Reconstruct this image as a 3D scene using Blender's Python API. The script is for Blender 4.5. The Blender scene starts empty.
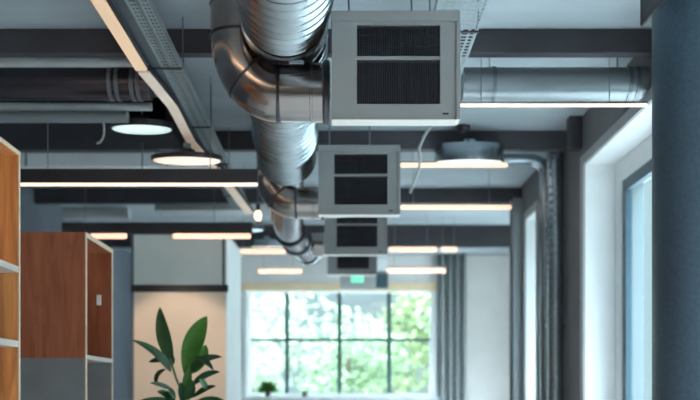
import bpy, bmesh, math, random
from mathutils import Vector, Matrix
random.seed(7)
C = bpy.context.scene
COL = C.collection
CAMZ = 1.3
F = 972.0

# ---------------------------------------------------------------- camera
cd = bpy.data.cameras.new('camera')
cam = bpy.data.objects.new('camera', cd)
COL.objects.link(cam)
cam.location = (0, 0, CAMZ)
cam.rotation_euler = (math.radians(90), 0, 0)
cd.lens = 50.0
cd.sensor_width = 36.0
cd.shift_x = 10 / 700
cd.shift_y = 195 / 700
cd.clip_start = 0.05
cd.dof.use_dof = True
cd.dof.focus_distance = 4.75
cd.dof.aperture_fstop = 1.7
C.camera = cam

# ---------------------------------------------------------------- world
w = bpy.data.worlds.new('World')
C.world = w
w.use_nodes = True
nt = w.node_tree
nt.nodes.clear()
tc = nt.nodes.new('ShaderNodeTexCoord')
sep = nt.nodes.new('ShaderNodeSeparateXYZ')
ramp = nt.nodes.new('ShaderNodeValToRGB')
bg = nt.nodes.new('ShaderNodeBackground')
out = nt.nodes.new('ShaderNodeOutputWorld')
nt.links.new(tc.outputs['Generated'], sep.inputs[0])
nt.links.new(sep.outputs['Z'], ramp.inputs[0])
nt.links.new(ramp.outputs[0], bg.inputs[0])
nt.links.new(bg.outputs[0], out.inputs[0])
cr = ramp.color_ramp
cr.elements[0].position = 0.0
cr.elements[0].color = (0.020, 0.0275, 0.0295, 1)
cr.elements[1].position = 1.0
cr.elements[1].color = (0.70, 0.84, 0.97, 1)
e = cr.elements.new(0.27); e.color = (0.021, 0.0285, 0.0305, 1)
e = cr.elements.new(0.42); e.color = (0.66, 0.80, 0.94, 1)
bg.inputs[1].default_value = 27.0

sd = bpy.data.lights.new('sun', 'SUN')
sd.energy = 3.0
sd.angle = math.radians(3)
sd.color = (1, 0.96, 0.88)
sun = bpy.data.objects.new('sun', sd)
COL.objects.link(sun)
sun.rotation_euler = Vector((0.45, 0.62, -0.75)).to_track_quat('-Z', 'Y').to_euler()

C.view_settings.view_transform = 'Standard'
C.view_settings.look = 'None'
C.view_settings.gamma = 1.0
C.view_settings.use_curve_mapping = False
C.view_settings.exposure = 0.0

# ---------------------------------------------------------------- helpers
def X(px, Y): return (px - 340.0) * Y / F
def Z(py, Y): return (395.0 - py) * Y / F + CAMZ


def mat(name, col, rough=0.6, metal=0.0, noise=0.0, scale=8.0, bump=0.0, bscale=60.0,
        emit=None, es=0.0, stretch=(1, 1, 1), spec=0.5, sheen=0.0):
    m = bpy.data.materials.new(name)
    m.use_nodes = True
    n = m.node_tree
    b = n.nodes['Principled BSDF']
    b.inputs['Roughness'].default_value = rough
    b.inputs['Metallic'].default_value = metal
    b.inputs['Base Color'].default_value = (*col, 1)
    b.inputs['Specular IOR Level'].default_value = spec
    if noise or bump:
        t = n.nodes.new('ShaderNodeTexCoord')
        mp = n.nodes.new('ShaderNodeMapping')
        mp.inputs['Scale'].default_value = stretch
        n.links.new(t.outputs['Object'], mp.inputs[0])
    if noise:
        nz = n.nodes.new('ShaderNodeTexNoise')
        nz.inputs['Scale'].default_value = scale
        nz.inputs['Detail'].default_value = 6
        n.links.new(mp.outputs[0], nz.inputs['Vector'])
        r = n.nodes.new('ShaderNodeValToRGB')
        r.color_ramp.elements[0].position = 0.3
        r.color_ramp.elements[1].position = 0.7
        r.color_ramp.elements[0].color = (*[c * (1 - noise) for c in col], 1)
        r.color_ramp.elements[1].color = (*[min(1, c * (1 + noise)) for c in col], 1)
        n.links.new(nz.outputs['Fac'], r.inputs[0])
        n.links.new(r.outputs[0], b.inputs['Base Color'])
    if bump:
        nb = n.nodes.new('ShaderNodeTexNoise')
        nb.inputs['Scale'].default_value = bscale
        nb.inputs['Detail'].default_value = 3
        n.links.new(mp.outputs[0], nb.inputs['Vector'])
        bp = n.nodes.new('ShaderNodeBump')
        bp.inputs['Strength'].default_value = bump
        bp.inputs['Distance'].default_value = 0.01
        n.links.new(nb.outputs['Fac'], bp.inputs['Height'])
        n.links.new(bp.outputs[0], b.inputs['Normal'])
    if emit:
        b.inputs['Emission Color'].default_value = (*emit, 1)
        b.inputs['Emission Strength'].default_value = es
    return m


def wood_mat(name, a, b_, axis_scale, ring=6.0):
    m = bpy.data.materials.new(name)
    m.use_nodes = True
    n = m.node_tree
    b = n.nodes['Principled BSDF']
    b.inputs['Roughness'].default_value = 0.45
    t = n.nodes.new('ShaderNodeTexCoord')
    mp = n.nodes.new('ShaderNodeMapping')
    mp.inputs['Scale'].default_value = axis_scale
    n.links.new(t.outputs['Object'], mp.inputs[0])
    nz = n.nodes.new('ShaderNodeTexNoise')
    nz.inputs['Scale'].default_value = ring
    nz.inputs['Detail'].default_value = 8
    nz.inputs['Distortion'].default_value = 1.2
    n.links.new(mp.outputs[0], nz.inputs['Vector'])
    r = n.nodes.new('ShaderNodeValToRGB')
    r.color_ramp.elements[0].position = 0.32
    r.color_ramp.elements[1].position = 0.68
    r.color_ramp.elements[0].color = (*a, 1)
    r.color_ramp.elements[1].color = (*b_, 1)
    n.links.new(nz.outputs['Fac'], r.inputs[0])
    n.links.new(r.outputs[0], b.inputs['Base Color'])
    return m


def glass_mat(name, tint=(0.93, 0.97, 0.97), g=0.06):
    m = bpy.data.materials.new(name)
    m.use_nodes = True
    n = m.node_tree
    n.nodes.clear()
    o = n.nodes.new('ShaderNodeOutputMaterial')
    mx = n.nodes.new('ShaderNodeMixShader')
    tr = n.nodes.new('ShaderNodeBsdfTransparent')
    gl = n.nodes.new('ShaderNodeBsdfGlossy')
    tr.inputs[0].default_value = (*tint, 1)
    gl.inputs['Roughness'].default_value = 0.03
    mx.inputs[0].default_value = g
    n.links.new(tr.outputs[0], mx.inputs[1])
    n.links.new(gl.outputs[0], mx.inputs[2])
    n.links.new(mx.outputs[0], o.inputs[0])
    return m


M = dict(
    ceil=mat('painted_concrete', (0.42, 0.47, 0.50), 0.85, noise=0.14, scale=1.6, bump=0.15, bscale=25, stretch=(0.5, 1.5, 1)),
    beam=mat('beam_paint', (0.058, 0.055, 0.064), 0.6, noise=0.15, scale=3),
    wall=mat('wall_paint', (0.80, 0.77, 0.74), 0.85, noise=0.04, scale=3),
    wall_dark=mat('slate_wall_paint', (0.13, 0.15, 0.18), 0.85, noise=0.06, scale=3),
    white=mat('white_paint', (0.88, 0.90, 0.90), 0.6, noise=0.03, scale=4),
    casing=mat('casing_paint', (0.42, 0.42, 0.42), 0.6, noise=0.03, scale=4),
    floor=mat('floor_resin', (0.62, 0.58, 0.54), 0.5, noise=0.1, scale=1.5),
    col=mat('column_paint', (0.078, 0.122, 0.162), 0.36, 0.5, noise=0.12, scale=60, bump=0.35, bscale=180),
    bluemetal=mat('blue_frame', (0.05, 0.10, 0.13), 0.4, noise=0.05, scale=6),
    glass=glass_mat('window_glass'),
    galv=mat('galvanised_steel', (0.37, 0.42, 0.445), 0.25, 1.0, noise=0.14, scale=7, bump=0.14, bscale=9),
    smooth=mat('smooth_duct_steel', (0.44, 0.40, 0.385), 0.19, 1.0, noise=0.10, scale=5, bump=0.05, bscale=7),
    tail=mat('tail_duct_steel', (0.22, 0.22, 0.23), 0.2, 1.0, noise=0.1, scale=5),
    seam=mat('seam_steel', (0.10, 0.10, 0.11), 0.35, 1.0, noise=0.1, scale=12),
    duct_r=mat('blue_grey_duct', (0.36, 0.40, 0.42), 0.36, 0.55, noise=0.08, scale=4, stretch=(0.3, 1, 1)),
    duct_l=mat('dark_duct', (0.13, 0.12, 0.14), 0.25, 0.9, noise=0.15, scale=4, stretch=(0.3, 1, 1)),
    pale=mat('pale_pipe_paint', (0.52, 0.53, 0.53), 0.5, 0.1, noise=0.08, scale=5),
    unit=mat('unit_backlit_grey', (0.275, 0.275, 0.275), 0.5, 0.0, noise=0.035, scale=5),  # backlit greying of the face is put into this colour
    lip=mat('lip_floor_bounce', (0.88, 0.82, 0.76), 0.5, noise=0.03, scale=5),  # much paler than the face: floor bounce is put into the colour
    fin=mat('fin_metal', (0.060, 0.062, 0.075), 0.45, 0.6, noise=0.5, scale=30, stretch=(4, 1, 0.12)),
    black=mat('black_recess', (0.012, 0.012, 0.016), 0.7, noise=0.2, scale=5),
    tray=mat('tray_zinc', (0.11, 0.135, 0.155), 0.45, 0.45, noise=0.1, scale=8),
    tray_l=mat('tray_pale_zinc', (0.36, 0.42, 0.44), 0.4, 0.5, noise=0.1, scale=8),
    rod=mat('rod_steel', (0.25, 0.28, 0.30), 0.4, 0.8, noise=0.1, scale=20),
    dark=mat('dark_housing', (0.030, 0.027, 0.032), 0.5, noise=0.1, scale=5),
    led=mat('led_diffuser', (0.9, 0.8, 0.7), 0.5, noise=0.02, scale=3, emit=(1.0, 0.62, 0.42), es=1.25),
    led_hot=mat('led_bright_diffuser', (0.9, 0.8, 0.7), 0.5, noise=0.02, scale=3, emit=(1.0, 0.68, 0.47), es=1.9),
    led_fill=mat('fill_bar_diffuser', (0.9, 0.8, 0.7), 0.5, noise=0.02, scale=3, emit=(1.0, 0.66, 0.42), es=15.0),
    strip=mat('strip_diffuser', (0.72, 0.56, 0.42), 0.6, noise=0.05, scale=2, emit=(1.0, 0.58, 0.30), es=0.42),
    strip_dim=mat('strip_dim_diffuser', (0.70, 0.62, 0.55), 0.6, noise=0.12, scale=3, emit=(1.0, 0.72, 0.50), es=0.22),
    cool=mat('cool_disc', (0.9, 0.95, 0.93), 0.5, noise=0.02, scale=3, emit=(0.72, 0.93, 0.86), es=0.85),
    warm=mat('warm_disc', (0.9, 0.85, 0.8), 0.5, noise=0.02, scale=3, emit=(1.0, 0.70, 0.52), es=0.95),
    lampbody=mat('lamp_aluminium', (0.42, 0.48, 0.52), 0.25, 0.95, noise=0.1, scale=6),
    oak=wood_mat('oak_veneer', (0.26, 0.070, 0.030), (0.40, 0.125, 0.060), (3.0, 3.0, 0.35)),
    oak_in=wood_mat('oak_inner', (0.58, 0.20, 0.060), (0.92, 0.39, 0.13), (4.0, 4.0, 0.3)),
    ply=mat('birch_edge', (0.62, 0.47, 0.33), 0.55, noise=0.1, scale=20),
    greyp=mat('grey_panel', (0.19, 0.20, 0.21), 0.6, noise=0.08, scale=5),
    greyshelf=mat('white_shelf_laminate', (0.52, 0.46, 0.41), 0.5, noise=0.05, scale=9),
    beige=mat('beige_panel', (0.80, 0.63, 0.49), 0.8, noise=0.05, scale=1.5),
    woodhead=mat('pale_wood_head', (0.90, 0.70, 0.46), 0.6, noise=0.05, scale=4),
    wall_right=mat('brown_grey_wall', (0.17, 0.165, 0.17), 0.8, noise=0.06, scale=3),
    facade=mat('facade_render', (0.13, 0.165, 0.172), 0.9, noise=0.04, scale=2),
    shade_panel=mat('ceiling_shade_paint', (0.018, 0.020, 0.026), 0.95, noise=0.1, scale=6, spec=0.2),  # near-black stands in for shade on the left ceiling
    post=mat('post_paint', (0.24, 0.26, 0.27), 0.6, noise=0.05, scale=6),
    sage=mat('sage_grey_panel', (0.72, 0.74, 0.70), 0.8, noise=0.04, scale=2),
    curtain=mat('curtain_linen', (0.36, 0.39, 0.39), 0.9, noise=0.08, scale=9),
    leafd=mat('leaf_dark', (0.022, 0.085, 0.030), 0.35, noise=0.3, scale=9),
    leafm=mat('leaf_green', (0.060, 0.20, 0.028), 0.35, noise=0.25, scale=9),
    leafb=mat('leaf_deep', (0.035, 0.115, 0.06), 0.28, noise=0.3, scale=9),
    stem=mat('stem_green', (0.10, 0.15, 0.06), 0.5, noise=0.2, scale=20),
    pot=mat('pot_ceramic', (0.30, 0.30, 0.30), 0.5, noise=0.05, scale=8),
    soil=mat('soil', (0.04, 0.03, 0.02), 0.9, noise=0.4, scale=50),
    bark=mat('bark', (0.10, 0.08, 0.06), 0.9, noise=0.3, scale=20),
    t1=mat('tree_leaf_light', (0.19, 0.255, 0.11), 0.7, noise=0.35, scale=1.2),
    t2=mat('tree_leaf_pale', (0.205, 0.26, 0.17), 0.7, noise=0.3, scale=1.2),
    t3=mat('tree_leaf_mid', (0.15, 0.24, 0.11), 0.7, noise=0.4, scale=1.2),
    grass=mat('gravel_lawn', (0.26, 0.27, 0.25), 0.9, noise=0.3, scale=2),
    green=mat('exit_green', (0.1, 0.6, 0.4), 0.5, noise=0.02, scale=3, emit=(0.30, 0.95, 0.66), es=0.75),
    bulb=mat('bulb', (1, 0.9, 0.7), 0.5, noise=0.02, scale=3, emit=(1.0, 0.72, 0.38), es=3.0),
    cable=mat('cable_white', (0.42, 0.42, 0.40), 0.5, noise=0.05, scale=12),
)


def finish(name, bm, m, parent=None, smooth=False, auto=None):
    me = bpy.data.meshes.new(name)
    bmesh.ops.recalc_face_normals(bm, faces=bm.faces[:])
    if parent is not None:
        o_ = parent
        off = Vector((0, 0, 0))
        while o_ is not None:
            off += Vector(o_.location)
            o_ = o_.parent
        bmesh.ops.translate(bm, verts=bm.verts[:], vec=-off)
    bm.to_mesh(me)
    bm.free()
    if smooth:
        for p in me.polygons:
            p.use_smooth = True
        if auto is not None:
            me.set_sharp_from_angle(angle=math.radians(auto))
    me.materials.append(M[m] if isinstance(m, str) else m)
    o = bpy.data.objects.new(name, me)
    COL.objects.link(o)
    if parent is not None:
        o.parent = parent
    return o


def box(bm, x0, x1, y0, y1, z0, z1, bev=0.0):
    vs = [bm.verts.new((x, y, z)) for x in (x0, x1) for y in (y0, y1) for z in (z0, z1)]
    fs = []
    for idx in ((0, 1, 3, 2), (4, 6, 7, 5), (0, 4, 5, 1), (2, 3, 7, 6), (0, 2, 6, 4), (1, 5, 7, 3)):
        fs.append(bm.faces.new([vs[i] for i in idx]))
    if bev > 0:
        es = set(e for f in fs for e in f.edges)
        bmesh.ops.bevel(bm, geom=list(es), offset=bev, segments=2, affect='EDGES', profile=0.5)


def B(name, args, m, parent=None, bev=0.0):
    bm = bmesh.new()
    if not isinstance(args[0], (tuple, list)):
        args = [args]
    for a in args:
        box(bm, *a, bev=bev)
    return finish(name, bm, m, parent)


def sweep(bm, pts, rad, seg=32, cap=True):
    """tube along points, rad a number or list"""
    pts = [Vector(p) for p in pts]
    n = len(pts)
    tang = []
    for i in range(n):
        a = pts[max(0, i - 1)]
        b = pts[min(n - 1, i + 1)]
        t = b - a
        if t.length < 1e-7:
            t = tang[-1] if tang else Vector((0, 1, 0))
        tang.append(t.normalized())
    ref = Vector((0, 0, 1)) if abs(tang[0].z) < 0.9 else Vector((0, 1, 0))
    u = tang[0].cross(ref).normalized()
    rings = []
    for i in range(n):
        t = tang[i]
        u = (u - t * u.dot(t))
        u.normalize()
        v = t.cross(u)
        r = rad[i] if isinstance(rad, (list, tuple)) else rad
        rings.append([bm.verts.new(pts[i] + (u * math.cos(2 * math.pi * k / seg) + v * math.sin(2 * math.pi * k / seg)) * r) for k in range(seg)])
    for i in range(n - 1):
        for k in range(seg):
            bm.faces.new((rings[i][k], rings[i][(k + 1) % seg], rings[i + 1][(k + 1) % seg], rings[i + 1][k]))
    if cap:
        bm.faces.new(rings[0])
        bm.faces.new(list(reversed(rings[-1])))


def T(name, pts, rad, m, parent=None, seg=32, auto=40, cap=True):
    bm = bmesh.new()
    sweep(bm, pts, rad, seg, cap)
    return finish(name, bm, m, parent, smooth=True, auto=auto)


def thing(name, label, cat, loc=(0, 0, 0), group=None):
    o = bpy.data.objects.new(name, None)
    COL.objects.link(o)
    o.location = loc
    o.empty_display_size = 0.1
    o['label'] = label
    o['category'] = cat
    if group:
        o['group'] = group
    return o


def tag(o, label, cat, group=None):
    o['label'] = label
    o['category'] = cat
    if group:
        o['group'] = group
    return o


def struct(o):
    o['kind'] = 'structure'
    return o


def copy_tree(o, parent=None):
    c = o.copy()
    COL.objects.link(c)
    c.parent = parent
    for ch in list(o.children):
        copy_tree(ch, c)
    return c


CEIL = 3.6
XL, XR, XR2 = -3.4, 2.0, 3.0
YB, YF, YS = -5.0, 16.0, 10.7

# ---------------------------------------------------------------- structure
struct(B('floor', (XL - 0.3, XR2 + 0.3, YB - 0.3, YF + 0.3, -0.2, 0), 'floor'))
struct(B('ceiling', (XL - 0.3, XR2 + 0.3, YB - 0.3, YF + 0.3, CEIL, CEIL + 0.3), 'ceil'))
struct(B('wall_left', (XL - 0.3, XL, YB, YF, 0, CEIL), 'wall_dark'))
# rear wall behind the camera, with one wide opening
struct(B('wall_rear', (XL, XR2, YB - 0.3, YB, 0, CEIL), 'wall'))


def walled(name, x0, x1, y0, y1, opens, m):
    """wall along Y with openings (ya, yb, za, zb)"""
    bxs = []
    y = y0
    for a, b, za, zb in opens:
        bxs.append((x0, x1, y, a, 0, CEIL))
        bxs.append((x0, x1, a, b, 0, za))
        bxs.append((x0, x1, a, b, zb, CEIL))
        y = b
    bxs.append((x0, x1, y, y1, 0, CEIL))
    return struct(B(name, bxs, m))


HT = 3.18
opens = [(0.4, 4.1, 0.1, HT), (4.85, 7.93, 0.1, HT), (9.85, 10.45, 0.1, HT)]
walled('wall_right', XR, XR + 0.32, YB, YS, opens, 'wall_right')
walled('wall_right_far', XR2, XR2 + 0.3, YS, YF, [(11.6, 15.0, 0.2, 3.1)], 'wall')
struct(B('wall_step', (XR + 0.32, XR2 + 0.3, YS - 0.15, YS, 0, CEIL), 'facade'))
# far wall with the gridded window
WX0, WX1 = X(247, YF), X(434, YF)
WZ0, WZ1 = Z(397, YF), Z(289, YF)
struct(B('wall_far', [(XL, WX0, YF, YF + 0.3, 0, CEIL), (WX1, XR2, YF, YF + 0.3, 0, CEIL),
                      (WX0, WX1, YF, YF + 0.3, 0, WZ0), (WX0, WX1, YF, YF + 0.3, WZ1, CEIL)], 'wall'))


def side_window(name, x, ya, yb, za, zb, wf=0.17, df=0.09, mull=()):
    r = bpy.data.objects.new(name, None)
    COL.objects.link(r)
    r.location = (x, (ya + yb) / 2, za)
    r['kind'] = 'structure'
    e = 0.002
    a, b, c, d = ya + e, yb - e, za + e, zb - e
    B('window_frame', [(x, x + 0.07, a, a + wf, c, d), (x, x + 0.07, b - wf, b, c, d),
                       (x, x + 0.07, a + wf, b - wf, c, c + wf), (x, x + 0.07, a + wf, b - wf, d - wf, d)], 'white', r)
    a2, b2, c2, d2 = a + wf, b - wf, c + wf, d - wf
    bs = [(x + 0.01, x + 0.06, a2, a2 + df, c2, d2), (x + 0.01, x + 0.06, b2 - df, b2, c2, d2),
          (x + 0.01, x + 0.06, a2 + df, b2 - df, c2, c2 + df), (x + 0.01, x + 0.06, a2 + df, b2 - df, d2 - df, d2)]
    for q in mull:
        bs.append((x + 0.01, x + 0.06, q - 0.03, q + 0.03, c2 + df, d2 - df))
    B('sash', bs, 'bluemetal', r)
    B('window_pane', (x + 0.03, x + 0.036, a2 + df, b2 - df, c2 + df, d2 - df), 'glass', r)
    return r


side_window('window_1', XR + 0.245, 4.85, 7.93, 0.1, HT)
side_window('window_2', XR + 0.245, 9.85, 10.45, 0.1, HT, 0.06, 0.05)
side_window('window_3', XR + 0.245, 0.4, 4.1, 0.1, HT, 0.1, 0.09, (2.1,))
side_window('window_4', XR2 + 0.2, 11.6, 15.0, 0.2, 3.1, 0.1, 0.09, (13.3,))

for i, (a, b) in enumerate([(4.85, 7.93), (9.85, 10.45), (0.4, 4.1)]):
    struct(B('trim_%d' % (i + 5), [(XR, XR + 0.244, b - 0.002, b - 0.0005, 0.1, HT), (XR, XR + 0.244, a + 0.0005, a + 0.002, 0.1, HT),
                                   (XR, XR + 0.244, a + 0.002, b - 0.002, HT - 0.002, HT - 0.0005), (XR, XR + 0.244, a + 0.002, b - 0.002, 0.1, 0.103)], 'white'))
# window casings on the room side of the right wall
for i, (a, b) in enumerate([(4.85, 7.93), (9.85, 10.45)]):
    struct(B('trim_%d' % (i + 1), [(XR - 0.018, XR - 0.001, b, b + 0.10, 0.0, HT + 0.08), (XR - 0.018, XR - 0.001, a - 0.08, a, 0, HT + 0.08),
                          (XR - 0.018, XR - 0.001, a, b, HT, HT + 0.08)], 'casing'))

# far gridded window
r = bpy.data.objects.new('window_5', None); COL.objects.link(r); r['kind'] = 'structure'; r.location = ((WX0 + WX1) / 2, YF, WZ0)
yw0, yw1 = YF + 0.10, YF + 0.16
fr = 0.055
B('window_frame', [(WX0, WX0 + fr, yw0, yw1, WZ0, WZ1), (WX1 - fr, WX1, yw0, yw1, WZ0, WZ1),
                   (WX0 + fr, WX1 - fr, yw0, yw1, WZ0, WZ0 + fr), (WX0 + fr, WX1 - fr, yw0, yw1, WZ1 - fr, WZ1)], 'white', r)
zc = Z(340, yw0)
mb = []
for px in (287, 339.5, 389):
    x = X(px, yw0)
    mb.append((x - 0.034, x + 0.034, yw0, yw1, WZ0 + fr, WZ1 - fr))
xs = [WX0 + fr] + [X(p, yw0) for p in (287, 339.5, 389)] + [WX1 - fr]
for i in range(4):
    mb.append((xs[i] + (0.028 if i else 0), xs[i + 1] - (0.028 if i < 3 else 0), yw0 + 0.005, yw1 - 0.005, zc - 0.025, zc + 0.025))
B('muntin_grid', mb, 'bluemetal', r)
for i in range(4):
    for (z0, z1) in ((WZ0 + fr, zc), (zc, WZ1 - fr)):
        B('window_pane', (xs[i], xs[i + 1], yw0 + 0.03, yw0 + 0.036, z0, z1), 'glass', r)
B('window_sill', (WX0 - 0.12, WX1 + 0.12, YF - 0.16, YF - 0.001, WZ0 - 0.045, WZ0), 'white', r, 0.006)
# casing of the far window
struct(B('trim_3', [(WX0 - 0.09, WX0, YF - 0.02, YF - 0.001, WZ0, WZ1), (WX1, WX1 + 0.09, YF - 0.02, YF - 0.001, WZ0, WZ1)], 'white'))
struct(B('trim_4', (WX0 - 0.09, WX1 + 0.09, YF - 0.03, YF - 0.001, WZ1 - 0.03, WZ1 + 0.10), 'woodhead'))

# ---------------------------------------------------------------- beams
bd = [(6.10, Z(53, 6.1), 'nearest beam under the ceiling, just above the front unit'),
      (8.45, Z(149.5, 8.45), 'second beam, above the round drum lamp'),
      (10.8, Z(203, 10.8), 'third beam, ending at the dark post by the narrow window'),
      (13.15, Z(247, 13.15), 'deep farthest beam above the gridded window')]
for (y, z, d) in bd:
    x1 = XR - 0.002 if y < YS else XR2 - 0.002
    o = B('ceiling_beam', (XL + 0.002, x1, y, y + 0.09, z, CEIL - 0.002), 'beam', None, 0.004)
    tag(o, 'dark painted ' + d, 'beam', 'dark ceiling beams')
# added dark panel standing in for ceiling shade on the left between beams
o = B('ceiling_shade_panel', (XL + 0.01, -1.35, 7.5, 8.4, 3.42, CEIL - 0.002), 'shade_panel', None, 0.004)
tag(o, 'dark flat panel added to paint in ceiling shade over the cool white disc lamp', 'shade_panel')

# ---------------------------------------------------------------- column
cy_ = 4.6; cx_ = X(701, cy_); cr_ = 0.222
r = thing('round_column', 'dark blue-grey round column beside the tall side window', 'column', (cx_, cy_, 0))
T('shaft', [(cx_, cy_, 0.001), (cx_, cy_, 0.06), (cx_, cy_, Z(10, cy_))], [cr_, cr_, cr_], 'col', r, 64)
B('capital', (cx_ - cr_ - 0.0, cx_ + cr_ - 0.06, cy_ - cr_, cy_ + cr_, Z(10, cy_), CEIL - 0.002), 'beam', r, 0.01)
T('base_ring', [(cx_, cy_, 0.001), (cx_, cy_, 0.08)], [cr_ + 0.012, cr_ + 0.012], 'bluemetal', r, 64)

# dark post at the end of the right wall
r = thing('steel_post', 'dark grey upright steel post at far end of the right wall', 'post', (1.96, 10.62, 0))
B('shaft', [(1.87, 1.995, 10.50, 10.515, 0.012, Z(203, 10.8)), (1.86, 1.995, 10.645, 10.66, 0.012, Z(203, 10.8)), (1.92, 1.935, 10.515, 10.645, 0.012, Z(203, 10.8))], 'post', r)
B('base_plate', (1.84, 1.998, 10.48, 10.68, 0.001, 0.012), 'rod', r)

# ---------------------------------------------------------------- partition box
PY, PY2 = 10.0, 11.4
px0, px1 = X(131, PY), X(227, PY)
zt = Z(233, PY); zr0, zr1 = Z(292, PY), Z(285, PY)
r = thing('partition_box', 'partition block with grey upper panel and beige lower panel behind the leafy plant', 'partition', ((px0 + px1) / 2, PY, 0))
B('core', (px0 + 0.02, px1 - 0.02, PY + 0.02, PY2, 0.001, zt - 0.01), 'wall', r)
B('upper_panel', (px0 + 0.03, px1 - 0.05, PY, PY + 0.02, zr1, zt - 0.02), 'sage', r)['label'] = 'sage grey upper panel'
B('lower_panel', (px0 + 0.03, px1 - 0.015, PY, PY + 0.02, 0.06, zr0), 'beige', r)['label'] = 'warm beige lower panel'
B('rail', (px0, px1 + 0.01, PY - 0.015, PY + 0.02, zr0, zr1), 'dark', r, 0.004)['label'] = 'dark horizontal rail'
B('corner_post', [(px0, px0 + 0.03, PY, PY + 0.02, 0.06, zr0), (px0, px0 + 0.03, PY, PY + 0.02, zr1, zt), (px1 - 0.05, px1 - 0.02, PY, PY + 0.02, zr1, zt)], 'wall_dark', r)
B('side_panel', (px1 - 0.02, px1, PY + 0.0, PY2, 0.001, zt), 'white', r, 0.003)['label'] = 'white side panel'
B('top_cap', (px0, px1, PY, PY2, zt, zt + 0.02), 'wall', r)

# dark doorway on the far wall, left
r = bpy.data.objects.new('door_1', None); COL.objects.link(r); r['kind'] = 'structure'; r.location = (X(118, YF), YF, 0)
dx0, dx1 = X(109, YF), X(133, YF)
B('door_leaf', (dx0 + 0.06, dx1, YF - 0.04, YF - 0.002, 0.01, Z(286, YF)), 'dark', r, 0.004)
B('door_frame', [(dx0, dx0 + 0.06, YF - 0.06, YF - 0.001, 0.0, Z(283, YF)), (dx0 + 0.06, dx1, YF - 0.06, YF - 0.001, Z(286, YF), Z(283, YF))], 'wall_dark', r)

# ---------------------------------------------------------------- curtain by far window
bm = bmesh.new()
ya = YF - 0.12
xa, xb = X(437, ya), X(466, ya)
n = 90
prev = None
zt_ = Z(252, ya)
for i in range(n + 1):
    t = i / n
    x = xa + (xb - xa) * t
    y = ya + 0.065 * math.sin(t * math.pi * 2 * 4.0) - 0.02
    row = [bm.verts.new((x, y, z)) for z in (0.03, 1.2, 2.4, zt_)]
    if prev:
        for k in range(3):
            bm.faces.new((prev[k], row[k], row[k + 1], prev[k + 1]))
    prev = row
r = thing('curtain', 'grey pleated curtain hanging right of the gridded window', 'curtain', ((xa + xb) / 2, ya, 0))
cu = finish('curtain_fabric', bm, 'curtain', r, smooth=True)
sm = cu.modifiers.new('s', 'SOLIDIFY'); sm.thickness = 0.006
T('curtain_rail', [(xa - 0.1, ya - 0.02, zt_ + 0.01), (xb + 0.1, ya - 0.02, zt_ + 0.01)], 0.016, 'rod', r, 12)
for q in (xa - 0.06, xb + 0.03):
    B('rail_bracket', (q, q + 0.03, ya - 0.02, YF - 0.002, zt_ + 0.0, zt_ + 0.02), 'rod', r)

# ---------------------------------------------------------------- bookcases
def bookcase(name, label, xf, depth, y0, y1, ztop, shelves, side_mat, lower=None, th=0.022):
    """open front faces +X at xf; runs from y0 to y1"""
    r = thing(name, label, 'shelf', (xf - depth / 2, (y0 + y1) / 2, 0))
    xb = xf - depth
    e = 0.006
    z0 = 0.06
    segs = [(z0, ztop, side_mat)]
    if lower:
        segs = [(z0, lower, 'greyp'), (lower, ztop, side_mat)]
    for (ya_, yb_) in ((y0, y0 + th), (y1 - th, y1)):
        for (a, b, m) in segs:
            p = B('side_panel', (xb, xf - e, ya_, yb_, a, b - (th if b == ztop else 0)), m, r)
            if lower:
                p['label'] = 'grey lower side panel' if m == 'greyp' else 'oak upper side panel'
    B('top_panel', (xb, xf - e, y0, y1, ztop - th, ztop), side_mat, r)
    B('back_panel', (xb + 0.002, xb + 0.014, y0 + th, y1 - th, z0, ztop - th), 'oak' if not lower else 'oak_in', r)
    B('plinth', (xb + 0.03, xf - 0.04, y0 + 0.03, y1 - 0.03, 0.001, z0), 'dark', r)
    # light birch edging along the open front
    B('front_edging', [(xf - e, xf, y0, y0 + th, z0, ztop), (xf - e, xf, y1 - th, y1, z0, ztop),
                       (xf - e, xf, y0 + th, y1 - th, ztop - th, ztop), (xf - e, xf, y0 + th, y1 - th, z0, z0 + th)], 'ply', r)['label'] = 'pale birch front edging'
    for z in shelves:
        B('shelf_board', (xb + 0.014, xf - 0.001, y0 + th, y1 - th, z - 0.028, z), 'greyshelf', r, 0.002)['label'] = 'pale shelf board'
    return r


S1Y = 4.2
xf1 = X(20.5, S1Y)
bookcase('bookcase', 'tall open oak bookcase with pale edges at left edge, nearest the camera', xf1, 0.38, 2.9, S1Y, Z(152, S1Y),
         [Z(267, S1Y), Z(341, S1Y), 1.0, 0.6], 'oak_in', None, 0.018)
S2Y = 6.0
xf2 = X(86, S2Y)
r = bookcase('bookcase', 'oak bookcase with grey lower half, its flat end facing the camera', xf2, 0.46, S2Y, 6.72, Z(232, S2Y),
             [Z(356.5, 6.3), 0.95, 0.5], 'oak', Z(358, S2Y), 0.03)
B('hook_plate', (xf2 - 0.105, xf2 - 0.075, 6.675, 6.689, Z(305, 6.68), Z(295, 6.68)), 'white', r, 0.003)['label'] = 'small white hook plate'

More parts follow.
